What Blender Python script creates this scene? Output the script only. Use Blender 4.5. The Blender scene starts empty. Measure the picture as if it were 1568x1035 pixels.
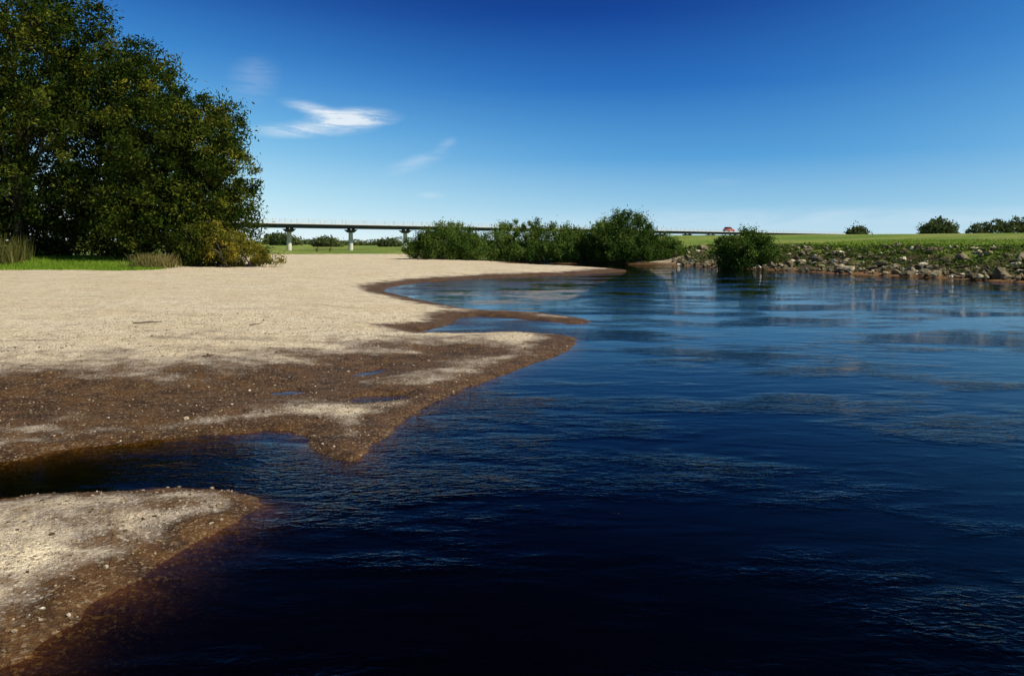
import bpy, bmesh, math, numpy as np
from mathutils import Vector
rng=np.random.default_rng(7)
S=bpy.context.scene
S.view_settings.view_transform='Standard'; S.view_settings.look='None'; S.view_settings.exposure=0
R=math.radians
# ------------------------------------------------------------------ helpers
def link(o): S.collection.objects.link(o); return o
def mesh_np(name,V,F,mats,matidx=None,smooth=False,attrs=None):
    V=np.asarray(V,np.float32); F=np.asarray(F,np.int32); k=F.shape[1]
    me=bpy.data.meshes.new(name)
    me.vertices.add(len(V)); me.vertices.foreach_set('co',V.ravel())
    me.loops.add(F.size); me.loops.foreach_set('vertex_index',F.ravel())
    me.polygons.add(len(F)); me.polygons.foreach_set('loop_start',np.arange(len(F),dtype=np.int32)*k)
    me.polygons.foreach_set('loop_total',np.full(len(F),k,np.int32))
    for m in mats: me.materials.append(m)
    if matidx is not None: me.polygons.foreach_set('material_index',np.asarray(matidx,np.int32))
    me.polygons.foreach_set('use_smooth',np.full(len(F),smooth))
    me.update(calc_edges=True)
    for n,a in (attrs or {}).items():
        at=me.attributes.new(n,'FLOAT','POINT'); at.data.foreach_set('value',np.asarray(a,np.float32))
    me.validate()
    return link(bpy.data.objects.new(name,me))
_T=rng.random((256,256)).astype(np.float32)
def vnoise(x,y,s=0):
    x=x+s*17.3; y=y+s*9.7
    xi=np.floor(x).astype(int); yi=np.floor(y).astype(int); fx=x-xi; fy=y-yi
    fx=fx*fx*(3-2*fx); fy=fy*fy*(3-2*fy)
    a=_T[xi&255,yi&255]; b=_T[(xi+1)&255,yi&255]; c=_T[xi&255,(yi+1)&255]; d=_T[(xi+1)&255,(yi+1)&255]
    return (a*(1-fx)+b*fx)*(1-fy)+(c*(1-fx)+d*fx)*fy-.5
def fbm(x,y,s=0,o=3):
    r=0;a=1
    for i in range(o): r=r+a*vnoise(x*2**i,y*2**i,s+i*3); a*=.5
    return r
def sstep(a,b,x):
    t=np.clip((x-a)/(b-a),0,1); return t*t*(3-2*t)
def chaikin(P,n=1):
    P=np.array(P,float)
    for _ in range(n):
        Q=np.roll(P,-1,0); A=.75*P+.25*Q; B=.25*P+.75*Q
        P=np.empty((2*len(A),2)); P[0::2]=A; P[1::2]=B
    return P
def sdist(x,y,P):
    d2=np.full(x.shape,1e12); ins=np.zeros(x.shape,bool)
    for i in range(len(P)):
        ax,ay=P[i]; bx,by=P[(i+1)%len(P)]
        ex,ey=bx-ax,by-ay; L=ex*ex+ey*ey+1e-12
        t=np.clip(((x-ax)*ex+(y-ay)*ey)/L,0,1)
        d2=np.minimum(d2,(x-ax-t*ex)**2+(y-ay-t*ey)**2)
        c=((ay>y)!=(by>y))
        if ey!=0: ins^= c&(x<ex*(y-ay)/ey+ax)
    d=np.sqrt(d2); return np.where(ins,-d,d)
# ------------------------------------------------------------------ river plan (metres)
RIVER=[(-2.40,3.73),(-2.37,4.22),(-2.25,4.71),(-2.11,5.32),(-1.98,5.83),(-1.93,6.2),(-2.18,6.42),(-2.58,6.5),(-3.09,6.45),(-3.57,6.37),(-4.02,6.25),(-4.88,6.05),(-6.6,6.3),
(-5.66,7.01),(-4.67,7.26),(-4.3,7.67),(-3.85,8.05),(-3.27,8.24),(-2.79,8.41),(-2.46,8.47),(-2.09,8.13),(-1.91,7.67),(-1.67,7.43),(-1.40,7.25),(-1.36,7.92),(-1.2,8.93),(-1.01,9.91),(-.74,10.69),(-.23,11.72),(.38,12.97),(1.02,14.51),(1.4,16.25),(1.21,17.17),(.23,17.8),(-.64,17.67),(-1.34,17.41),(-2.3,18.06),(-1.74,18.61),(-1.4,20.3),(-1.2,22.0),(-.07,21.4),(.93,20.3),(1.39,19.7),(2.15,20.2),(1.67,21.5),(.84,22.6),(-.08,23.2),(-.85,23.6),(-1.41,24),(-1.96,25.4),(-3.05,27.7),(-4.22,30.5),(-5.3,32.9),(-5.5,35.9),(-4.65,39.3),(-3,43.5),(-.15,46),(3.04,48.8),(6.35,53),(8.8,56.7),(7.5,62.5),(4.2,67.7),(.95,72.8),(1,78.6),(4.8,77.4),(9.1,76.2),(15.35,71.7),(16.6,64.2),(18.3,61),(19.8,58),(21.5,50.8),(23.7,46.9),(25.1,42.8),(26.1,40.6),(28,30),(30,18),(31,5),(31,-40),(-16,-40),(-9,-6),(-5.5,0),(-3.4,2.5)]
POOLS=[[(-2.16,10.1),(-1.91,10.45),(-1.49,10.5),(-1.25,10.29),(-1.61,10.0),(-1.92,9.9)],
[(-2.5,12.0),(-2.29,12.45),(-1.98,12.7),(-2.0,12.25),(-2.29,11.85)],
[(-3.3,10.65),(-2.95,10.82),(-2.7,10.62),(-3.0,10.4)]]
RV=chaikin(RIVER,1); PL=[chaikin(p,1) for p in POOLS]
SW=np.array([(-1.2,14.2),(-2.2,12.4),(-3.0,10.8),(-4.5,9.6),(-7,8.6),(-11,8)])
def seg_dist(x,y,P):
    d=np.full(x.shape,1e12)
    for i in range(len(P)-1):
        ax,ay=P[i]; ex,ey=P[i+1]-P[i]; t=np.clip(((x-ax)*ex+(y-ay)*ey)/(ex*ex+ey*ey),0,1)
        d=np.minimum(d,(x-ax-t*ex)**2+(y-ay-t*ey)**2)
    return np.sqrt(d)
def terrain(x,y,full=False):
    x=np.asarray(x,float); y=np.asarray(y,float)
    d=sdist(x,y,RV)
    far=np.clip(np.abs(y)/25,0.3,3)
    wob=0.10*fbm(x*2.2,y*2.2,1)+0.06*fbm(x*9,y*9,2)+(0.24*far)*fbm(x*.55/far,y*.45/far,3)*sstep(4,12,y)
    d=d+wob
    for p in PL:
        d=np.minimum(d,sdist(x,y,p)*1.0+.05*fbm(x*6,y*6,4))
    right=sstep(0,9,x-.13*y)*sstep(8,20,x)
    land=np.clip(d,0,None)
    sand=.045*(1-np.exp(-land/.15))+.42*(1-np.exp(-land/5.5))
    sw=seg_dist(x,y,SW)
    sand=sand*(1-.72*np.exp(-(sw/1.0)**2)*sstep(0,.4,land))
    sand=sand+(.03*fbm(x*.8,y*.8,5)+.016*fbm(x*3.5,y*3.5,6)+.012*fbm(x*14,y*14,7))*sstep(0,.6,land)
    bumpy=.06*fbm(x*.3,y*.3,8)*sstep(20,60,y)
    sand=sand+bumpy*sstep(0,3,land)
    gl=sstep(-1,5,(-18.5-.22*(y-47))-x+1.2*fbm(x*.3,y*.3,9))*sstep(42,47,y+2*fbm(x*.25,y*.25,10))
    gb=sstep(94,112,y+8*fbm(x*.05,y*.08,11))
    gm=sstep(78,84,y)*sstep(-8,4,x)
    grass=np.maximum(np.maximum(gl,gb),gm)
    z=sand+.5*gl*sstep(46,58,y)+.25*gb
    bank=1.55*sstep(0.2,7.5,land+.7*fbm(x*.5,y*.5,12))+1.6*sstep(6,55,land)+.20*fbm(x*.9,y*.9,13,4)*sstep(0,2,land)*sstep(11,6,land)+.05*(1-np.exp(-land/.1))
    z=z*(1-right)+bank*right
    grass=np.maximum(grass*(1-right),right*sstep(2.5,6.5,land+2.2*fbm(x*.7,y*.7,14)))
    water=np.clip(-d,0,None)
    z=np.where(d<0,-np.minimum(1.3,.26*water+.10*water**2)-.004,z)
    if not full: return z,d,grass,right
    # dampness: shoreline fringe that widens on the flatter bars, plus the old channel behind the spits
    wd=np.clip(.24+.019*y,.1,1.4)
    nz=fbm(x*.7,y*1.6,15)+.7*fbm(x*2.6,y*3.4,16)
    fringe=1-sstep(.3,2.0,land/wd+.6*nz)
    chan=np.exp(-(sw/1.55)**2)*1.25+ .85*np.exp(-((sw-.8)/2.2)**2)*sstep(-1.5,-7,x)
    chan=chan*(.78+.6*nz)
    low=.24*sstep(19,8,y)*(1+1.3*nz)+.10*sstep(.1,.6,nz)
    damp=np.clip(np.maximum(np.maximum(fringe,chan),low),0,1)*(1-right)
    return z,d,grass,right,damp
# ------------------------------------------------------------------ node helpers
def newmat(n):
    m=bpy.data.materials.new(n); m.use_nodes=True; nt=m.node_tree; nt.nodes.clear(); return m,nt
class N:
    def __init__(s,nt): s.nt=nt
    def n(s,t,**k):
        x=s.nt.nodes.new(t)
        for a,b in k.items(): setattr(x,a,b)
        return x
    def l(s,a,b): s.nt.links.new(a,b)
    def put(s,sock,v):
        if isinstance(v,bpy.types.NodeSocket): s.l(v,sock)
        elif isinstance(v,(tuple,list)) and len(v)==3 and sock.type=='RGBA': sock.default_value=(*v,1)
        else: sock.default_value=v
    def math(s,op,a,b=0,c=None,clamp=False):
        x=s.n('ShaderNodeMath',operation=op,use_clamp=clamp); s.put(x.inputs[0],a); s.put(x.inputs[1],b)
        if c is not None: s.put(x.inputs[2],c)
        return x.outputs[0]
    def mix(s,f,a,b,bt='MIX'):
        x=s.n('ShaderNodeMix',data_type='RGBA',blend_type=bt); s.put(x.inputs[0],f); s.put(x.inputs[6],a); s.put(x.inputs[7],b); return x.outputs[2]
    def mr(s,v,a,b,c=0,d=1,smooth=True):
        x=s.n('ShaderNodeMapRange',interpolation_type='SMOOTHSTEP' if smooth else 'LINEAR'); s.put(x.inputs[0],v)
        for i,q in enumerate((a,b,c,d)): s.put(x.inputs[i+1],q)
        return x.outputs[0]
    def noise(s,vec,scale,detail=4,rough=.55,dist=0):
        x=s.n('ShaderNodeTexNoise'); s.put(x.inputs['Vector'],vec); x.inputs['Scale'].default_value=scale; x.inputs['Detail'].default_value=detail
        x.inputs['Roughness'].default_value=rough; x.inputs['Distortion'].default_value=dist; return x.outputs[0]
    def vor(s,vec,scale,out='Color'):
        x=s.n('ShaderNodeTexVoronoi'); s.put(x.inputs['Vector'],vec); x.inputs['Scale'].default_value=scale; return x.outputs[out]
    def mapv(s,vec,loc=(0,0,0),rot=(0,0,0),sc=(1,1,1)):
        x=s.n('ShaderNodeMapping'); s.put(x.inputs[0],vec); x.inputs[1].default_value=loc; x.inputs[2].default_value=rot; x.inputs[3].default_value=sc; return x.outputs[0]
    def attr(s,n): return s.n('ShaderNodeAttribute',attribute_name=n).outputs['Fac']
    def ramp(s,f,stops):
        x=s.n('ShaderNodeValToRGB'); e=x.color_ramp.elements; s.put(x.inputs[0],f)
        while len(e)<len(stops): e.new(.5)
        for i,(p,c) in enumerate(stops): e[i].position=p; e[i].color=(*c,1)
        return x.outputs[0]
def simple(name,c1,c2,scale=5,rough=.8,bump=.1):
    m,nt=newmat(name); g=N(nt); pos=g.n('ShaderNodeNewGeometry').outputs['Position']
    f=g.noise(pos,scale,4,.6); b=g.n('ShaderNodeBsdfPrincipled'); g.put(b.inputs['Base Color'],g.mix(g.mr(f,.35,.65),c1,c2)); b.inputs['Roughness'].default_value=rough
    bp=g.n('ShaderNodeBump'); bp.inputs['Strength'].default_value=.6; bp.inputs['Distance'].default_value=bump; g.l(f,bp.inputs['Height']); g.l(bp.outputs[0],b.inputs['Normal'])
    o=g.n('ShaderNodeOutputMaterial'); g.l(b.outputs[0],o.inputs[0]); return m
def leafmat(name,dark,mid,light,trans=.3):
    m,nt=newmat(name); g=N(nt); t=g.attr('tint')
    c=g.ramp(t,[(0,dark),(.5,mid),(1,light)])
    d=g.n('ShaderNodeBsdfDiffuse'); g.l(c,d.inputs[0])
    tr=g.n('ShaderNodeBsdfTranslucent'); g.l(c,tr.inputs[0]); mx=g.n('ShaderNodeMixShader'); mx.inputs[0].default_value=trans
    g.l(d.outputs[0],mx.inputs[1]); g.l(tr.outputs[0],mx.inputs[2]); o=g.n('ShaderNodeOutputMaterial'); g.l(mx.outputs[0],o.inputs[0]); return m
# ------------------------------------------------------------------ ground material
m_ground,nt=newmat('sand_and_grass'); g=N(nt)
geo=g.n('ShaderNodeNewGeometry'); pos=geo.outputs['Position']; sep=g.n('ShaderNodeSeparateXYZ'); g.l(pos,sep.inputs[0]); z=sep.outputs[2]
grs=g.attr('grass'); rgt=g.attr('bank'); dmp=g.attr('damp')
n1=g.noise(pos,.45,4,.6); n2=g.noise(pos,3.2,5,.65); n3=g.noise(pos,26,3,.7); n4=g.noise(g.mapv(pos,rot=(0,0,R(-20)),sc=(.6,1.4,1)),1.1,4,.65); vp=g.vor(pos,48)
dry=g.mix(g.mr(n1,.3,.7),(1.0,.86,.60),(.92,.74,.47))
dry=g.mix(g.mr(n4,.5,.70,0,.4),dry,(.62,.49,.33))
dry=g.mix(g.mr(n2,.46,.72,0,.5),dry,(.52,.40,.26))
bw=g.n('ShaderNodeRGBToBW'); g.l(vp,bw.inputs[0])
dry=g.mix(g.mr(bw.outputs[0],.35,.8,.0,.7,False),dry,(.36,.29,.21))
dry=g.mix(g.mr(n3,.38,.48,.7,0),dry,(.22,.16,.10))
mid=g.mix(g.mr(n2,.35,.65),(.42,.345,.26),(.27,.19,.12)); mid=g.mix(g.mr(n3,.38,.55,.75,0),mid,(.09,.055,.03)); mid=g.mix(g.mr(bw.outputs[0],.6,.9,0,.7),mid,(.66,.58,.46))
wet=g.mix(g.mr(n2,.35,.65),(.045,.021,.007),(.12,.058,.018))
wet=g.mix(g.mr(n3,.53,.70,0,.65),wet,(.27,.16,.07))
wet=g.mix(g.mr(bw.outputs[0],.68,.9,0,.5),wet,(.36,.27,.16))
wv=g.math('ADD',dmp,g.math('MULTIPLY',g.math('SUBTRACT',n3,.5),1.1)); wv=g.math('ADD',wv,g.math('MULTIPLY',g.math('SUBTRACT',n2,.5),.8)); wv=g.math('ADD',wv,g.math('MULTIPLY',g.math('SUBTRACT',n4,.5),.5))
wv=g.math('MAXIMUM',wv,g.mr(z,.0,.025,1,0))
sand=g.mix(g.mr(wv,.08,.46),dry,mid); wf=g.mr(wv,.40,.82)
sand=g.mix(wf,sand,wet)
dirt=g.mix(g.mr(n2,.35,.65),(.045,.035,.014),(.14,.11,.05)); dirt=g.mix(g.mr(z,.12,.3,1,0),dirt,(.24,.13,.055))
sand=g.mix(rgt,sand,dirt)
gn=g.noise(pos,.12,4,.6); gn2=g.noise(pos,2.5,4,.7)
gc=g.mix(g.mr(gn,.35,.65),(.12,.22,.02),(.24,.30,.045)); gc=g.mix(g.mr(gn2,.4,.7,0,.65),gc,(.08,.12,.018))
gc=g.mix(g.mr(g.noise(g.mapv(pos,sc=(.35,1,1)),.3,4,.7),.48,.68,0,.65),gc,(.42,.35,.13))
gf=g.mr(g.math('ADD',grs,g.math('MULTIPLY',g.math('SUBTRACT',gn2,.5),.9)),.35,.65)
col=g.mix(gf,sand,gc)
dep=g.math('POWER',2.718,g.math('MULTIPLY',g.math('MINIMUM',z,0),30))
col=g.mix(dep,(.0004,.0006,.0008),col)  # bed colour darkened with depth, in place of light absorbed by the water
b=g.n('ShaderNodeBsdfPrincipled'); g.l(col,b.inputs['Base Color'])
g.l(g.mix(wf,(.95,.95,.95),(.6,.6,.6)),b.inputs['Roughness']); g.l(g.math('MULTIPLY',dep,.2),b.inputs['Specular IOR Level'])
hgt=g.math('ADD',g.math('MULTIPLY',n3,.75),g.math('ADD',g.math('MULTIPLY',n2,1.3),g.math('MULTIPLY',bw.outputs[0],.3)))
bp=g.n('ShaderNodeBump'); bp.inputs['Strength'].default_value=1; bp.inputs['Distance'].default_value=.05; g.l(hgt,bp.inputs['Height']); g.l(bp.outputs[0],b.inputs['Normal'])
o=g.n('ShaderNodeOutputMaterial'); g.l(b.outputs[0],o.inputs[0])
ty=np.linspace(-2.0,7.35,960); gy=4.0*np.sinh(ty)
tx=np.linspace(-2.7,2.7,860); gu=.45*np.sinh(tx)
Y,U=np.meshgrid(gy,gu,indexing='ij'); X=U*(np.sqrt(Y*Y+16)+2)
Z,D,G,RT,DM=terrain(X,Y,True)
nr,nc=X.shape; idx=np.arange(nr*nc).reshape(nr,nc)
F=np.stack([idx[:-1,:-1],idx[:-1,1:],idx[1:,1:],idx[1:,:-1]],-1).reshape(-1,4)
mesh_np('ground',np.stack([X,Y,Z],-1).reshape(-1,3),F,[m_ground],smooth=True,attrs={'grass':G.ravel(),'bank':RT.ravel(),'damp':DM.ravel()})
# ------------------------------------------------------------------ water
m_w,nt=newmat('river_water_mat'); g=N(nt); pos=g.n('ShaderNodeNewGeometry').outputs['Position']
flow=g.mapv(pos,rot=(0,0,R(12)),sc=(1,2.3,1))
w1=g.noise(flow,.8,2,.5,.8); w2=g.noise(flow,3.6,3,.5,1.4); w3=g.noise(g.mapv(pos,rot=(0,0,R(-20)),sc=(1,1.7,1)),11,2,.5,.8)
patch=g.mr(g.noise(g.mapv(pos,rot=(0,0,R(20)),sc=(.5,1,1)),.4,4,.65),.44,.64,.06,1)
h=g.math('ADD',g.math('MULTIPLY',w1,.007),g.math('MULTIPLY',patch,g.math('ADD',g.math('MULTIPLY',w2,.014),g.math('MULTIPLY',w3,.0085))))
bp=g.n('ShaderNodeBump'); bp.inputs['Strength'].default_value=1; bp.inputs['Distance'].default_value=1.0; g.l(h,bp.inputs['Height'])
fr=g.n('ShaderNodeFresnel'); fr.inputs[0].default_value=1.33; g.l(bp.outputs[0],fr.inputs[1])
frp=g.math('POWER',fr.outputs[0],1.35)
gl=g.n('ShaderNodeBsdfGlossy'); gl.inputs['Roughness'].default_value=.01; gl.inputs['Color'].default_value=(1,1,1,1); g.l(bp.outputs[0],gl.inputs['Normal'])
tr=g.n('ShaderNodeBsdfTransparent'); tr.inputs[0].default_value=(.80,.68,.44,1)
mx=g.n('ShaderNodeMixShader'); g.l(frp,mx.inputs[0]); g.l(tr.outputs[0],mx.inputs[1]); g.l(gl.outputs[0],mx.inputs[2])
o=g.n('ShaderNodeOutputMaterial'); g.l(mx.outputs[0],o.inputs[0])
mesh_np('river_water',[(-60,-60,0),(90,-60,0),(90,86,0),(-60,86,0)],[(0,1,2,3)],[m_w])
# ------------------------------------------------------------------ vegetation builders
def leaf_quads(C,size,tint,droop=.0,asp=.38,vert=0):
    n=len(C); a=rng.normal(size=(n,3)); a[:,2]=a[:,2]*(1+vert)-droop; a/=np.linalg.norm(a,axis=1)[:,None]
    b=np.cross(a,rng.normal(size=(n,3))); b/=np.linalg.norm(b,axis=1)[:,None]+1e-9
    s=(size*rng.uniform(.6,1.4,n))[:,None]
    V=np.stack([C-a*s*.5,C+b*s*asp*.5,C+a*s*.5,C-b*s*asp*.5],1).reshape(-1,3)
    return V,np.arange(4*n).reshape(-1,4),np.repeat(tint,4)
def tube(P,r,sides=7):
    P=np.array(P,float); V=[];F=[]
    for i,p in enumerate(P):
        t=P[min(i+1,len(P)-1)]-P[max(i-1,0)]; t/=np.linalg.norm(t)+1e-9
        u=np.cross(t,(0.3,1,.1)); u/=np.linalg.norm(u)+1e-9; w=np.cross(t,u)
        for k in range(sides):
            q=2*math.pi*k/sides; V.append(p+r[i]*(math.cos(q)*u+math.sin(q)*w))
    for i in range(len(P)-1):
        for k in range(sides):
            F.append((i*sides+k,i*sides+(k+1)%sides,(i+1)*sides+(k+1)%sides,(i+1)*sides+k))
    return np.array(V),np.array(F)
class Acc:
    def __init__(s): s.V=[];s.F=[];s.T=[];s.M=[];s.n=0
    def add(s,V,F,T,m):
        s.V.append(V); s.F.append(np.asarray(F)+s.n); s.T.append(np.broadcast_to(T,(len(V),))); s.M.append(np.full(len(F),m)); s.n+=len(V)
    def make(s,name,mats): return mesh_np(name,np.concatenate(s.V),np.concatenate(s.F),mats,np.concatenate(s.M),attrs={'tint':np.concatenate(s.T)})
def plant(name,base,lobes,nclump,nleaf,size,mats,sig=.45,trunk=None,asp=.38,tbias=0,droop=0,vert=0):
    A=Acc(); base=np.array(base,float); lobes=np.array(lobes,float)
    vol=(lobes[:,3]*lobes[:,5]); pr=vol/vol.sum()
    li=rng.choice(len(lobes),nclump,p=pr); d=rng.normal(size=(nclump,3)); d/=np.linalg.norm(d,axis=1)[:,None]
    rad=1-.5*rng.random(nclump)**1.7; rad*=1+.09*rng.normal(size=nclump)*(rng.random(nclump)<.4)
    C=lobes[li,:3]+d*lobes[li,3:6]*rad[:,None]+base
    C=C[C[:,2]>base[2]+.1]
    ct=np.clip(rng.normal(.42+tbias,.24,len(C)),0,1)
    per=max(3,nleaf//len(C)); sg=sig*rng.uniform(.45,1.5,len(C))
    P=np.repeat(C,per,0)+rng.normal(size=(len(C)*per,3))*np.repeat(sg,per)[:,None]*np.array([1,1,.75+.5*vert])
    T=np.clip(np.repeat(ct,per)+rng.normal(0,.15,len(P)),0,1); ok=P[:,2]>base[2]-.2; P=P[ok];T=T[ok]
    V,F,TT=leaf_quads(P,size,T,droop,asp,vert); A.add(V,F,TT,0)
    if trunk:
        nt_,r0,hh=trunk; b0=base-np.array([0,0,.3])
        for k in range(nt_):
            off=rng.normal(0,.5,2)*(nt_>1); top=base+np.array([off[0]*2.5,off[1]*2.5,hh*rng.uniform(.8,1)])
            mid=(b0+top)/2+rng.normal(0,.3,3)*np.array([1,1,0]); st=b0+np.array([off[0]*.6,off[1]*.6,0])
            r=r0*rng.uniform(.6,1); V,F=tube([st,st*.5+mid*.5,mid,mid*.5+top*.5,top],[r*1.25,r,r*.8,r*.55,r*.25]); A.add(V,F,.3,1)
            for j in range(14):
                q=rng.uniform(.25,1); s0=st+(top-st)*q; e=C[rng.integers(len(C))]
                if e[2]<s0[2]-1: continue
                mm=(s0+e)/2+rng.normal(0,.3,3); mm[2]-=.2; V,F=tube([s0,mm,e],[r*.38,r*.2,.02],5); A.add(V,F,.3,1)
    else:
        for j in range(26):
            e=C[rng.integers(len(C))]; s0=base+np.array([*rng.normal(0,.5,2),-.2]); mm=(s0+e)/2+rng.normal(0,.15,3)+np.array([0,0,.2]); V,F=tube([s0,mm,e],[.06,.035,.01],5); A.add(V,F,.3,1)
    return A.make(name,mats)
bark=simple('bark',(.05,.035,.022),(.13,.10,.07),6,.9,.05)
lf_w=leafmat('willow_leaves',(.010,.020,.004),(.046,.074,.010),(.22,.21,.025))
lf_y=leafmat('yellowing_leaves',(.06,.07,.010),(.19,.175,.022),(.40,.31,.04))
lf_b=leafmat('bush_leaves',(.030,.065,.012),(.105,.175,.032),(.25,.30,.065))
lf_d=leafmat('distant_leaves',(.06,.085,.035),(.12,.15,.055),(.19,.20,.07))
def gz(x,y): return float(terrain(np.array([x]),np.array([y]))[0][0])
def zb(x,y): return (x,y,gz(x,y))
plant('willow_tree',zb(-23.4,56),[(0,0,5.2,4.4,4.5,4.6),(-.6,0,8.3,4.1,4,4.1),(1.8,0,8.6,2.8,3,3.0),(2.9,-.6,5.5,2.6,3,3.8),(-1,-1.5,3,4.4,3,3),(3,-1,2.6,2.6,2.2,2.4)],560,74000,.26,[lf_w,bark],.38,(3,.3,9))
plant('willow_tree',zb(-28.8,59),[(0,0,4,5.4,4,4),(0,0,7,4.8,5,5.5),(.4,0,11,4.3,4.5,4.6),(1.0,0,13,2.8,3,2.9),(-1.5,0,12,4,4,4.2)],600,70000,.27,[lf_w,bark],.44,(3,.35,12),tbias=-.04)
plant('willow_tree',zb(-35.5,57.5),[(0,0,4,5.5,4.5,4),(0,0,8,5.4,5,5.5),(1.5,0,14,4.9,5,5.4),(-1,0,13,5.5,5,7),(2.9,0,16.4,3.3,3.6,3.2)],760,80000,.28,[lf_w,bark],.48,(2,.45,15),tbias=-.06)
plant('willow_tree',zb(-43,60),[(0,0,4,6,5,4),(0,0,10,6,6,8),(0,0,15,6,5,6)],420,36000,.34,[lf_w,bark],.55,(2,.4,14))
plant('willow_shrub',zb(-17.4,51.5),[(0,0,.7,1.5,1.2,1.2),(1.3,0,.45,1.1,1,.75),(-1.7,.5,1.2,1.5,1.3,1.6)],150,13000,.16,[lf_y,bark],.2)
plant('willow_shrub',zb(-20.6,52),[(0,0,1.0,2.0,1.3,1.7)],140,9000,.17,[lf_w,bark],.25)
plant('willow_shrub',zb(-36,58),[(0,0,1.2,4.5,1.5,2.6),(5,1,1.2,5,1.5,2.8)],260,15000,.3,[lf_w,bark],.4,tbias=-.2)
# bushes by the river bend
kw=dict(vert=.6,asp=.32)
plant('riverside_bush',zb(-6.6,78),[(0,0,1.5,3.0,2,2),(-1.9,0,.9,2.1,1.6,1.4),(.9,0,1.7,2.2,1.8,1.8),(2.3,-.5,1.0,1.9,1.5,1.5)],340,42000,.22,[lf_b,bark],.24,tbias=-.04,**kw)
plant('riverside_bush',zb(1.7,80),[(-.9,0,1.6,3,2,2.4),(1.8,0,1.8,3.0,2,2.4),(3.8,0,1.2,2.5,1.8,1.8),(-3.2,0,1.2,2.2,1.8,1.9),(.5,-1,.8,5,1.5,1.2)],440,56000,.22,[lf_b,bark],.24,tbias=.08,**kw)
plant('riverside_bush',zb(7.0,79.5),[(0,0,1.0,2.5,2,1.9),(1.5,0,1.0,2.2,2,1.7)],200,20000,.23,[lf_b,bark],.25,tbias=-.08,**kw)
plant('riverside_bush',zb(11,78),[(0,0,2.3,2.9,2.6,2.6),(0,-.4,1.3,3.8,2.6,2),(3.4,0,1.1,2.6,2,1.6),(-1.6,0,1.8,2.2,2,2.2)],500,60000,.22,[lf_b,bark],.24,tbias=-.1,**kw)
plant('riverside_bush',zb(18.3,62.8),[(0,0,1.3,2,1.8,1.7),(1.3,0,1.1,1.5,1.5,1.3),(-1.2,0,.9,1.4,1.4,1.3)],220,22000,.2,[lf_b,bark],.22,tbias=-.18)
# distant trees
def far(name,x,y,lobes,n): plant(name,zb(x,y),lobes,max(80,n//30),n,.7,[lf_d,bark],.6,asp=.6)
for (x,y,w,h) in [(-70,240,7,3.6),(-59,250,6,3.0),(-41,262,5,2.4)]:
    far('field_tree',x,y,[(0,0,h*.45,w*.6,4,h*.45),(w*.35,0,h*.3,w*.5,4,h*.35)],5000)
far('field_tree',134,250,[(0,0,3.0,4.4,3.4,3.2),(-3.2,0,2.2,3.0,2.6,2.4),(3,0,2.4,2.8,2.4,2.2)],6000)
far('field_tree',110,253,[(0,0,2.2,2.4,2,1.8),(-1.6,0,1.8,1.8,1.6,1.4)],2600)
far('field_tree',182,300,[(0,0,3,7,4,4.2),(9,0,3.6,7,4,4.6),(18,0,4.6,8,4,5.2),(27,0,4.8,8,4,5.3),(-7,0,2.4,4,3,3.2)],22000)
def hedge(name,x0,y0,x1,y1,h,n):
    t=rng.random(n); hx=x0+(x1-x0)*t; hy=y0+(y1-y0)*t+rng.normal(0,2,n)
    top=h*(.5+1.1*np.abs(fbm(t*22,t*3+.5,20))+.3*fbm(t*90,t*0+.2,22)); P=np.stack([hx,hy,terrain(hx,hy)[0]+top*rng.random(n)**.7],1)
    V,F,T=leaf_quads(P,1.1,np.clip(rng.normal(.5,.2,n),0,1),0,.7); A=Acc(); A.add(V,F,T,0); A.make(name,[lf_d])
hedge('distant_hedgerow',-220,330,40,420,2.0,14000)
hedge('distant_hedgerow',-300,620,500,700,5,14000)
# ------------------------------------------------------------------ grass / reeds
def blades(name,x,y,h,w,mats,tint,lean=.25):
    n=len(x); zz=terrain(x,y)[0]; a=rng.uniform(0,2*math.pi,n); dx=np.cos(a)*w/2; dy=np.sin(a)*w/2
    lx=rng.normal(0,lean,n)*h; ly=rng.normal(0,lean,n)*h
    b=np.stack([x,y,zz-.03],1); o=np.stack([dx,dy,0*dx],1); t=b+np.stack([lx,ly,h],1)
    V=np.stack([b-o,b+o,t+o*.15,t-o*.15],1).reshape(-1,3); A=Acc(); A.add(V,np.arange(4*n).reshape(-1,4),np.repeat(tint,4),0); return A.make(name,mats)
gm_=leafmat('grass_blades',(.11,.22,.016),(.21,.33,.03),(.42,.38,.10))
rm_=leafmat('reed_blades',(.06,.08,.016),(.15,.15,.04),(.38,.28,.12))
def scatter(n,x0,x1,y0,y1,cond):
    x=rng.uniform(x0,x1,n); y=rng.uniform(y0,y1,n); z,d,gr,rt=terrain(x,y); k=cond(x,y,z,d,gr,rt); return x[k],y[k]
x,y=scatter(60000,-42,-14,42,58,lambda x,y,z,d,g,r:g>.45)
blades('bank_grass',x,y,rng.uniform(.06,.2,len(x)),.05,[gm_],np.clip(rng.normal(.35,.2,len(x)),0,1))
c=rng.integers(0,30,5000); cx=rng.uniform(-38,-31.5,30); cy=rng.uniform(49,53,30); chh=rng.uniform(.6,1.25,30)
x=cx[c]+rng.normal(0,.4,5000); y=cy[c]+rng.normal(0,.4,5000)
blades('reed_bed',x,y,rng.uniform(.7,1.9,5000)*chh[c],.05,[rm_],np.clip(rng.normal(.35,.25,5000),0,1),.2)
c=rng.integers(0,5,900); cx=rng.uniform(-23.3,-20.8,5); cy=rng.uniform(47.5,49,5)
x=cx[c]+rng.normal(0,.28,900); y=cy[c]+rng.normal(0,.28,900)
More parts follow.
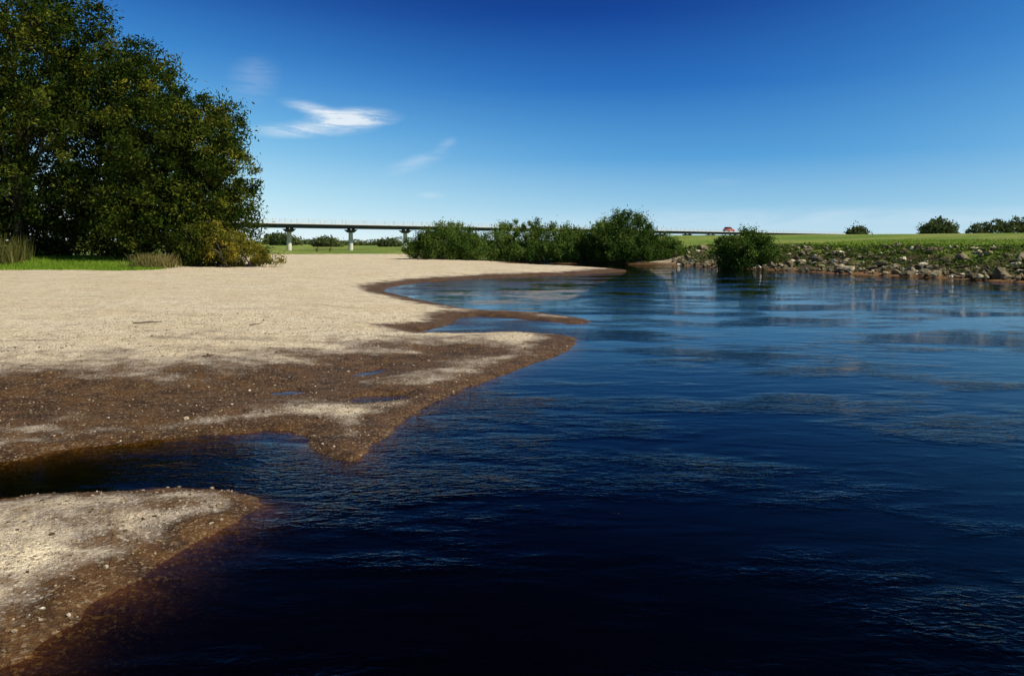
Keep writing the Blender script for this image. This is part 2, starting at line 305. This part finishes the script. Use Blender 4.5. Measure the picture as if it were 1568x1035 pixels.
blades('dry_grass_tuft',x,y,rng.uniform(.3,1.0,900),.05,[rm_],np.clip(rng.normal(.65,.2,900),0,1),.35)
lf_v=leafmat('weed_leaves',(.022,.045,.010),(.085,.14,.022),(.23,.29,.06))
x,y=scatter(13000,14,45,28,80,lambda x,y,z,d,g,r:(r>.4)&(d>1.1)&(d<10)&(vnoise(x*.6,y*.6,33)+.6*vnoise(x*2,y*2,34)>-.22+.25*(d<3)))
zz=terrain(x,y)[0]; k=15; sp_=rng.uniform(.10,.28,len(x)); P=np.repeat(np.stack([x,y,zz+.06],1),k,0)+rng.normal(size=(len(x)*k,3))*np.repeat(sp_,k)[:,None]*np.array([1,1,.55])
V,F,T=leaf_quads(P,.16,np.clip(np.repeat(rng.normal(.42,.27,len(x)),k)+rng.normal(0,.12,len(P)),0,1),-.3,.45); A=Acc(); A.add(V,F,T,0); A.make('bank_weeds',[lf_v])
x,y=scatter(60000,14,60,28,85,lambda x,y,z,d,g,r:(r>.5)&(d>6)&(d<28)&(g>.5))
blades('field_grass',x,y,rng.uniform(.06,.22,len(x)),.06,[gm_],np.clip(rng.normal(.45,.24,len(x)),0,1))
# ------------------------------------------------------------------ stones
def ico(s):
    bm=bmesh.new(); bmesh.ops.create_icosphere(bm,subdivisions=s,radius=1); a=np.array([v.co[:] for v in bm.verts]); f=np.array([[v.index for v in q.verts] for q in bm.faces]); bm.free(); return a,f
ICV,ICF=ico(2); IDV,IDF=ico(1)
def stones(name,x,y,r,mat,hi=True,sink=.25,flat=.65):
    BV,BF=(ICV,ICF) if hi else (IDV,IDF); z=terrain(x,y)[0]; Vs=[];Fs=[]; T=[]
    for i in range(len(x)):
        V=BV.copy()
        for _ in range(9 if hi else 3):
            n=rng.normal(size=3); n/=np.linalg.norm(n); q=V@n; c_=rng.uniform(.3,.75); V=V-np.outer(np.clip(q-c_,0,None),n)
        V*=rng.uniform(.6,1.3,3)*np.array([1,1,flat]); a=rng.uniform(0,6.28); ca,sa=math.cos(a),math.sin(a)
        V=V@np.array([[ca,sa,0],[-sa,ca,0],[0,0,1]])*r[i]+np.array([x[i],y[i],z[i]+r[i]*flat*(1-2*sink)*.6]); Vs.append(V); Fs.append(BF+i*len(BV)); T.append(np.full(len(V),rng.random()))
    return mesh_np(name,np.concatenate(Vs),np.concatenate(Fs),[mat],attrs={'tint':np.concatenate(T)})
def stonemat(name,stops,scale,bump):
    m,nt=newmat(name); g=N(nt); pos=g.n('ShaderNodeNewGeometry').outputs['Position']; f=g.noise(pos,scale,5,.65)
    c=g.mix(g.mr(f,.4,.65,0,.6),g.ramp(g.attr('tint'),stops),(.07,.06,.04)); d=g.n('ShaderNodeBsdfDiffuse'); g.l(c,d.inputs[0])
    bp=g.n('ShaderNodeBump'); bp.inputs['Distance'].default_value=bump; g.l(f,bp.inputs['Height']); g.l(bp.outputs[0],d.inputs['Normal']); o=g.n('ShaderNodeOutputMaterial'); g.l(d.outputs[0],o.inputs[0]); return m
st=stonemat('riprap_stone',[(0,(.08,.068,.04)),(.5,(.22,.18,.11)),(.86,(.42,.35,.22)),(1,(.90,.80,.60))],3.5,.05)
pb=stonemat('pebble_stone',[(0,(.06,.04,.025)),(.6,(.28,.20,.12)),(.93,(.50,.40,.27)),(1,(.70,.63,.5))],30,.003)
x,y=scatter(14000,14,34,28,80,lambda x,y,z,d,g,r:(r>.4)&(d>.05)&(d<8)&(rng.random(len(x))<np.where(d<3,.9,.32))); n=min(len(x),1700); x=x[:n];y=y[:n]
stones('riprap_boulders',x,y,rng.gamma(1.9,.075,n)+.07,st,sink=.12)
x,y=scatter(60000,-9,2,3,20,lambda x,y,z,d,g,r:(d>.02)&(r<.1)&(rng.random(len(x))<np.clip(7/y,0,1)**1.5)); n=min(len(x),15000); x=x[:n];y=y[:n]
stones('river_pebbles',x,y,rng.gamma(2,.0030,n)+.003,pb,False,.3,.6)
wood=simple('weathered_wood',(.05,.035,.02),(.16,.11,.07),20,.9,.004)
def twig(name,x,y,L,ang,r=.012,up=.03,fork=True):
    A=Acc(); z0=max(gz(x,y),0)+r; d=np.array([math.cos(ang),math.sin(ang),0]); nrm=np.array([-d[1],d[0],0]); b=np.array([x,y,z0])
    P=[b,b+d*L*.35+nrm*L*.06+np.array([0,0,up*.5]),b+d*L*.7-nrm*L*.03+np.array([0,0,up]),b+d*L+np.array([0,0,up*1.5])]
    V,F=tube(P,[r,r*.9,r*.6,r*.2],6); A.add(V,F,.3,0)
    if fork:
        for q,s in((1,1),(2,-1)):
            V,F=tube([P[q],P[q]+d*L*.18+nrm*s*L*.14+np.array([0,0,up]),P[q]+d*L*.3+nrm*s*L*.3+np.array([0,0,up])],[r*.6,r*.4,r*.1],5); A.add(V,F,.3,0)
    A.make(name,[wood])
twig('driftwood_twig',-1.10,9.15,.34,R(-25),.008,.05)
for (x,y,L,a,r) in [(-7.9,16.6,.6,8,.016),(-5.6,17.0,.25,40,.013),(-4.9,12.6,.22,-10,.011)]: twig('driftwood_twig',x,y,L,R(a),r,.015)
x=rng.uniform(0,9,900); y=5+13*rng.random(900); k=(terrain(x,y)[1]<-.5)&(vnoise(x*.5+y*.2,y*.4,41)>.0); x=x[k][:60];y=y[k][:60]
V,F,T=leaf_quads(np.stack([x,y,0*x],1),.014,rng.random(len(x)),0,.6); V=V*np.array([1,1,.1])+np.array([0,0,.004])
A=Acc(); A.add(V,F,T,0); A.make('foam_glint_flecks',[leafmat('fleck',(.16,.14,.05),(.25,.23,.16),(.4,.4,.34),.1)])  # pale flakes standing in for foam flecks and small glints on the water
# ------------------------------------------------------------------ bridge
conc=simple('pale_concrete',(.58,.54,.45),(.72,.67,.57),.8,.85,.02); steel=simple('dark_girder_paint',(.022,.026,.03),(.045,.05,.055),1,.6,.01)
rail=simple('pale_rail_paint',(.45,.48,.50),(.6,.62,.62),2,.5,.002); asph=simple('asphalt',(.045,.045,.045),(.06,.06,.06),8,.9,.01)
P0=np.array([-43.,125.]); dr=np.array([127.,128.]); dr/=np.linalg.norm(dr); ang=math.atan2(dr[1],dr[0])
bridge=link(bpy.data.objects.new('road_bridge',None)); bridge.location=(P0[0],P0[1],0); bridge.rotation_euler=(0,0,ang)
def boxes(name,L,mat,parent,bev=0):
    bm=bmesh.new()
    for (x0,x1,y0,y1,z0,z1) in L:
        r=bmesh.ops.create_cube(bm,size=1)['verts']
        for v in r: v.co=((x0+x1)/2+v.co.x*(x1-x0),(y0+y1)/2+v.co.y*(y1-y0),(z0+z1)/2+v.co.z*(z1-z0))
    me=bpy.data.meshes.new(name); bm.to_mesh(me); bm.free(); me.materials.append(mat); o=link(bpy.data.objects.new(name,me)); o.parent=parent
    if bev: md=o.modifiers.new('b','BEVEL'); md.width=bev; md.segments=2
    return o
A0,A1=-45,420
GY=(-.1,1.3,2.7,4.2)
boxes('girders',[(A0,A1,y0,y0+.4,4.52,4.98) for y0 in GY],steel,bridge)
boxes('deck_slab',[(A0,A1,-.8,5.4,4.981,5.12)],steel,bridge,.03)
boxes('road_surface',[(A0,A1,.2,4.4,5.124,5.14)],asph,bridge)
boxes('kerbs',[(A0,A1,-.7,.19,5.123,5.22),(A0,A1,4.41,5.3,5.123,5.22)],conc,bridge)
RL=[]
for yy in (-.55,5.1):
    for zz in (5.50,5.85): RL.append((A0,A1,yy-.02,yy+.02,zz,zz+.04))
boxes('railing_rails',RL,rail,bridge)
boxes('railing_posts',[(s-.05,s+.05,yy-.06,yy-.021,5.22,6.0) for yy in (-.55,5.1) for s in np.arange(A0,A1,2.2)],rail,bridge)
piers=[10.2+12.2*k for k in range(-4,33)]
def pmesh(name,bm,mat):
    bmesh.ops.recalc_face_normals(bm,faces=bm.faces); me=bpy.data.meshes.new(name); bm.to_mesh(me); bm.free(); me.materials.append(mat); o=link(bpy.data.objects.new(name,me)); o.parent=bridge
bm=bmesh.new()
for s in piers:
    n=12
    lo=[bm.verts.new((s+.44*math.cos(2*math.pi*k/n),2.3+.44*math.sin(2*math.pi*k/n),-.6)) for k in range(n)]
    hi=[bm.verts.new((s+.38*math.cos(2*math.pi*k/n),2.3+.38*math.sin(2*math.pi*k/n),3.85)) for k in range(n)]
    for k in range(n): bm.faces.new((lo[k],lo[(k+1)%n],hi[(k+1)%n],hi[k]))
pmesh('pier_columns',bm,conc)
bm=bmesh.new()
for s in piers:
    pts=[(.9,4.35),(.9,4.25),(1.9,3.8),(2.7,3.8),(3.7,4.25),(3.7,4.35)]
    a=[bm.verts.new((s-.45,p[0],p[1])) for p in pts]; b_=[bm.verts.new((s+.45,p[0],p[1])) for p in pts]
    bm.faces.new(a); bm.faces.new(b_[::-1])
    for k in range(6): bm.faces.new((a[k],b_[k],b_[(k+1)%6],a[(k+1)%6]))
pmesh('pier_crossheads',bm,steel)
boxes('bearings',[(s-.25,s+.25,y0+.05,y0+.35,4.351,4.519) for s in piers for y0 in (1.3,2.7)],steel,bridge)
# red car on the bridge
red=simple('red_paint',(.5,.02,.015),(.55,.03,.02),1,.3,0); glass=simple('car_glass',(.02,.03,.04),(.03,.04,.05),1,.1,0); tyre=simple('tyre_rubber',(.02,.02,.02),(.03,.03,.03),5,.9,.002)
car=link(bpy.data.objects.new('red_car',None)); cp=P0+dr*153+np.array([-dr[1],dr[0]])*1.3; car.location=(cp[0],cp[1],5.14); car.rotation_euler=(0,0,ang)
def prism(name,prof,y0,y1,mat,parent,bev=.04):
    bm=bmesh.new(); a=[bm.verts.new((p[0],y0,p[1])) for p in prof]; b_=[bm.verts.new((p[0],y1,p[1])) for p in prof]; n=len(prof)
    bm.faces.new(a); bm.faces.new(b_[::-1])
    for k in range(n): bm.faces.new((a[k],b_[k],b_[(k+1)%n],a[(k+1)%n]))
    bmesh.ops.recalc_face_normals(bm,faces=bm.faces); me=bpy.data.meshes.new(name); bm.to_mesh(me); bm.free(); me.materials.append(mat); o=link(bpy.data.objects.new(name,me)); o.parent=parent
    md=o.modifiers.new('b','BEVEL'); md.width=bev; md.segments=2
prism('body',[(-2.1,.3),(-2.1,.85),(-1.6,.95),(1.0,.95),(2.0,.75),(2.1,.3)],-.85,.85,red,car)
prism('cabin',[(-1.7,.951),(-1.2,1.42),(.2,1.42),(.95,.951)],-.72,.72,glass,car)
prism('roof',[(-1.25,1.421),(-1.1,1.5),(.1,1.5),(.25,1.421)],-.7,.7,red,car,.02)
for i,(wx,wy) in enumerate([(-1.3,-.8),(1.3,-.8),(-1.3,.8),(1.3,.8)]):
    prism('wheel_%d'%(i+1),[(wx+.32*math.cos(q*math.pi/8),.32+.32*math.sin(q*math.pi/8)) for q in range(16)],wy-.11,wy+.11,tyre,car,.02)
tb=link(bpy.data.objects.new('picnic_table',None)); tz=gz(-26.5,112); tb.location=(-26.5,112,tz); tb.rotation_euler=(0,0,R(12))
brw=simple('brown_stained_wood',(.10,.04,.025),(.16,.07,.04),6,.8,.005)
boxes('top',[(-1.3,1.3,-.4+.2*k,-.4+.2*k+.18,.72,.77) for k in range(4)],brw,tb)
boxes('benches',[(-1.3,1.3,yy,yy+.28,.43,.48) for yy in (-.95,.67)],brw,tb)
boxes('frames',[(xx,xx+.1,-.9,.9,.36,.429) for xx in (-.95,.85)]+[(xx+.101,xx+.18,yy,yy+.1,-.05,.719) for xx in (-.95,.85) for yy in (-.35,.25)]+[(xx-.09,xx-.001,yy,yy+.1,-.05,.429) for xx in (-.95,.85) for yy in (-.8,.7)],brw,tb)
# ------------------------------------------------------------------ sky and sun
AZ,EL=R(112),R(46)
sd=(math.sin(AZ)*math.cos(EL),math.cos(AZ)*math.cos(EL),math.sin(EL))
W=bpy.data.worlds.new('World'); S.world=W; W.use_nodes=True; nt=W.node_tree; nt.nodes.clear(); g=N(nt)
sky=g.n('ShaderNodeTexSky',sky_type='NISHITA'); sky.sun_disc=False; sky.sun_elevation=EL; sky.sun_rotation=AZ; sky.air_density=1.0; sky.dust_density=.3; sky.ozone_density=3.0
tc=g.n('ShaderNodeTexCoord').outputs['Generated']
dt=g.n('ShaderNodeVectorMath',operation='DOT_PRODUCT'); g.l(tc,dt.inputs[0]); dt.inputs[1].default_value=sd
c2=g.math('MULTIPLY',dt.outputs['Value'],dt.outputs['Value']); pol=g.math('DIVIDE',g.math('SUBTRACT',1,c2),g.math('ADD',1,c2))
sp=g.n('ShaderNodeSeparateXYZ'); g.l(tc,sp.inputs[0])
el=g.math('ARCSINE',sp.outputs[2]); az=g.math('ARCTAN2',sp.outputs[0],sp.outputs[1])
ef=g.math('DIVIDE',el,R(90),clamp=True)
def st_(L): return [(a/90,c) for a,c in L]
ra=g.ramp(ef,st_([(0,(.84,.97,.98)),(3.5,(.54,.84,.96)),(8,(.22,.60,.90)),(13,(.07,.35,.78)),(18,(.025,.19,.60)),(26,(.004,.042,.20)),(90,(.002,.012,.07))]))
rb=g.ramp(ef,st_([(0,(.58,.78,.88)),(2.5,(.30,.58,.80)),(6,(.09,.35,.70)),(11,(.020,.16,.52)),(16,(.004,.055,.31)),(23,(.001,.012,.09)),(90,(.0004,.003,.02))]))
rc=g.mix(g.mr(pol,.62,1.0,0,1,False),ra,rb)
v1=g.n('ShaderNodeVectorMath',operation='SCALE'); g.l(rc,v1.inputs[0]); v1.inputs['Scale'].default_value=10
base=g.mix(.03,v1.outputs[0],sky.outputs[0])
cv=g.n('ShaderNodeCombineXYZ'); g.l(az,cv.inputs[0]); g.l(el,cv.inputs[1])
cn=g.noise(g.mapv(cv.outputs[0],rot=(0,0,R(-6)),sc=(9,50,1)),1.0,6,.66,1.2); cn2=g.noise(g.mapv(cv.outputs[0],rot=(0,0,R(14)),sc=(34,90,1)),1.0,5,.6,.5)
tot=None
for (a,e,lx,ly,ti,stg) in [(-11.2,8.75,2.6,.6,2,1.3),(-13.8,9.2,2.0,.4,-12,.8),(-15.0,7.8,2.8,.5,3,.7),(-12.5,8.2,2.6,.7,5,.6),(-6.8,5.7,2.2,.5,18,.28),(-4.8,6.9,.8,.4,30,.28),(-18,11,1.6,1.3,30,.18),(-5.8,3.4,1,.25,0,.2),(14.8,4.2,1.3,.25,0,.15),(15,1.6,12,.8,0,.2),(28,1.7,9,.6,-1,.2)]:
    ma=g.mapv(cv.outputs[0],loc=(-R(a),-R(e),0)); ma=g.mapv(ma,rot=(0,0,R(-ti))); ma=g.mapv(ma,sc=(1/R(lx),1/R(ly),1))
    ln=g.n('ShaderNodeVectorMath',operation='LENGTH'); g.l(ma,ln.inputs[0])
    f=g.math('MULTIPLY',g.mr(ln.outputs['Value'],0.0,1.5,1,0),stg); tot=f if tot is None else g.math('ADD',tot,f)
cm=g.math('MULTIPLY',tot,g.math('ADD',g.mr(cn,.30,.64,.12,1),g.mr(cn2,.4,.75,0,.3)),clamp=True)
fin=g.mix(g.math('MULTIPLY',cm,.9),base,(8.3,9.0,9.5))
bg=g.n('ShaderNodeBackground'); g.l(fin,bg.inputs[0]); bg.inputs[1].default_value=.10
o=g.n('ShaderNodeOutputWorld'); g.l(bg.outputs[0],o.inputs[0])
L=bpy.data.lights.new('sun','SUN'); L.energy=5; L.angle=R(.5); L.color=(1,.95,.82); lo=link(bpy.data.objects.new('sun',L))
lo.rotation_euler=Vector(sd).to_track_quat('Z','Y').to_euler()
# ------------------------------------------------------------------ camera
cd=bpy.data.cameras.new('camera'); cd.lens=28; cd.sensor_width=36; cd.shift_y=-.0928; cd.clip_end=12000; cd.clip_start=.05
co=link(bpy.data.objects.new('camera',cd)); co.location=(0,0,2); co.rotation_euler=(R(90),0,0); S.camera=co
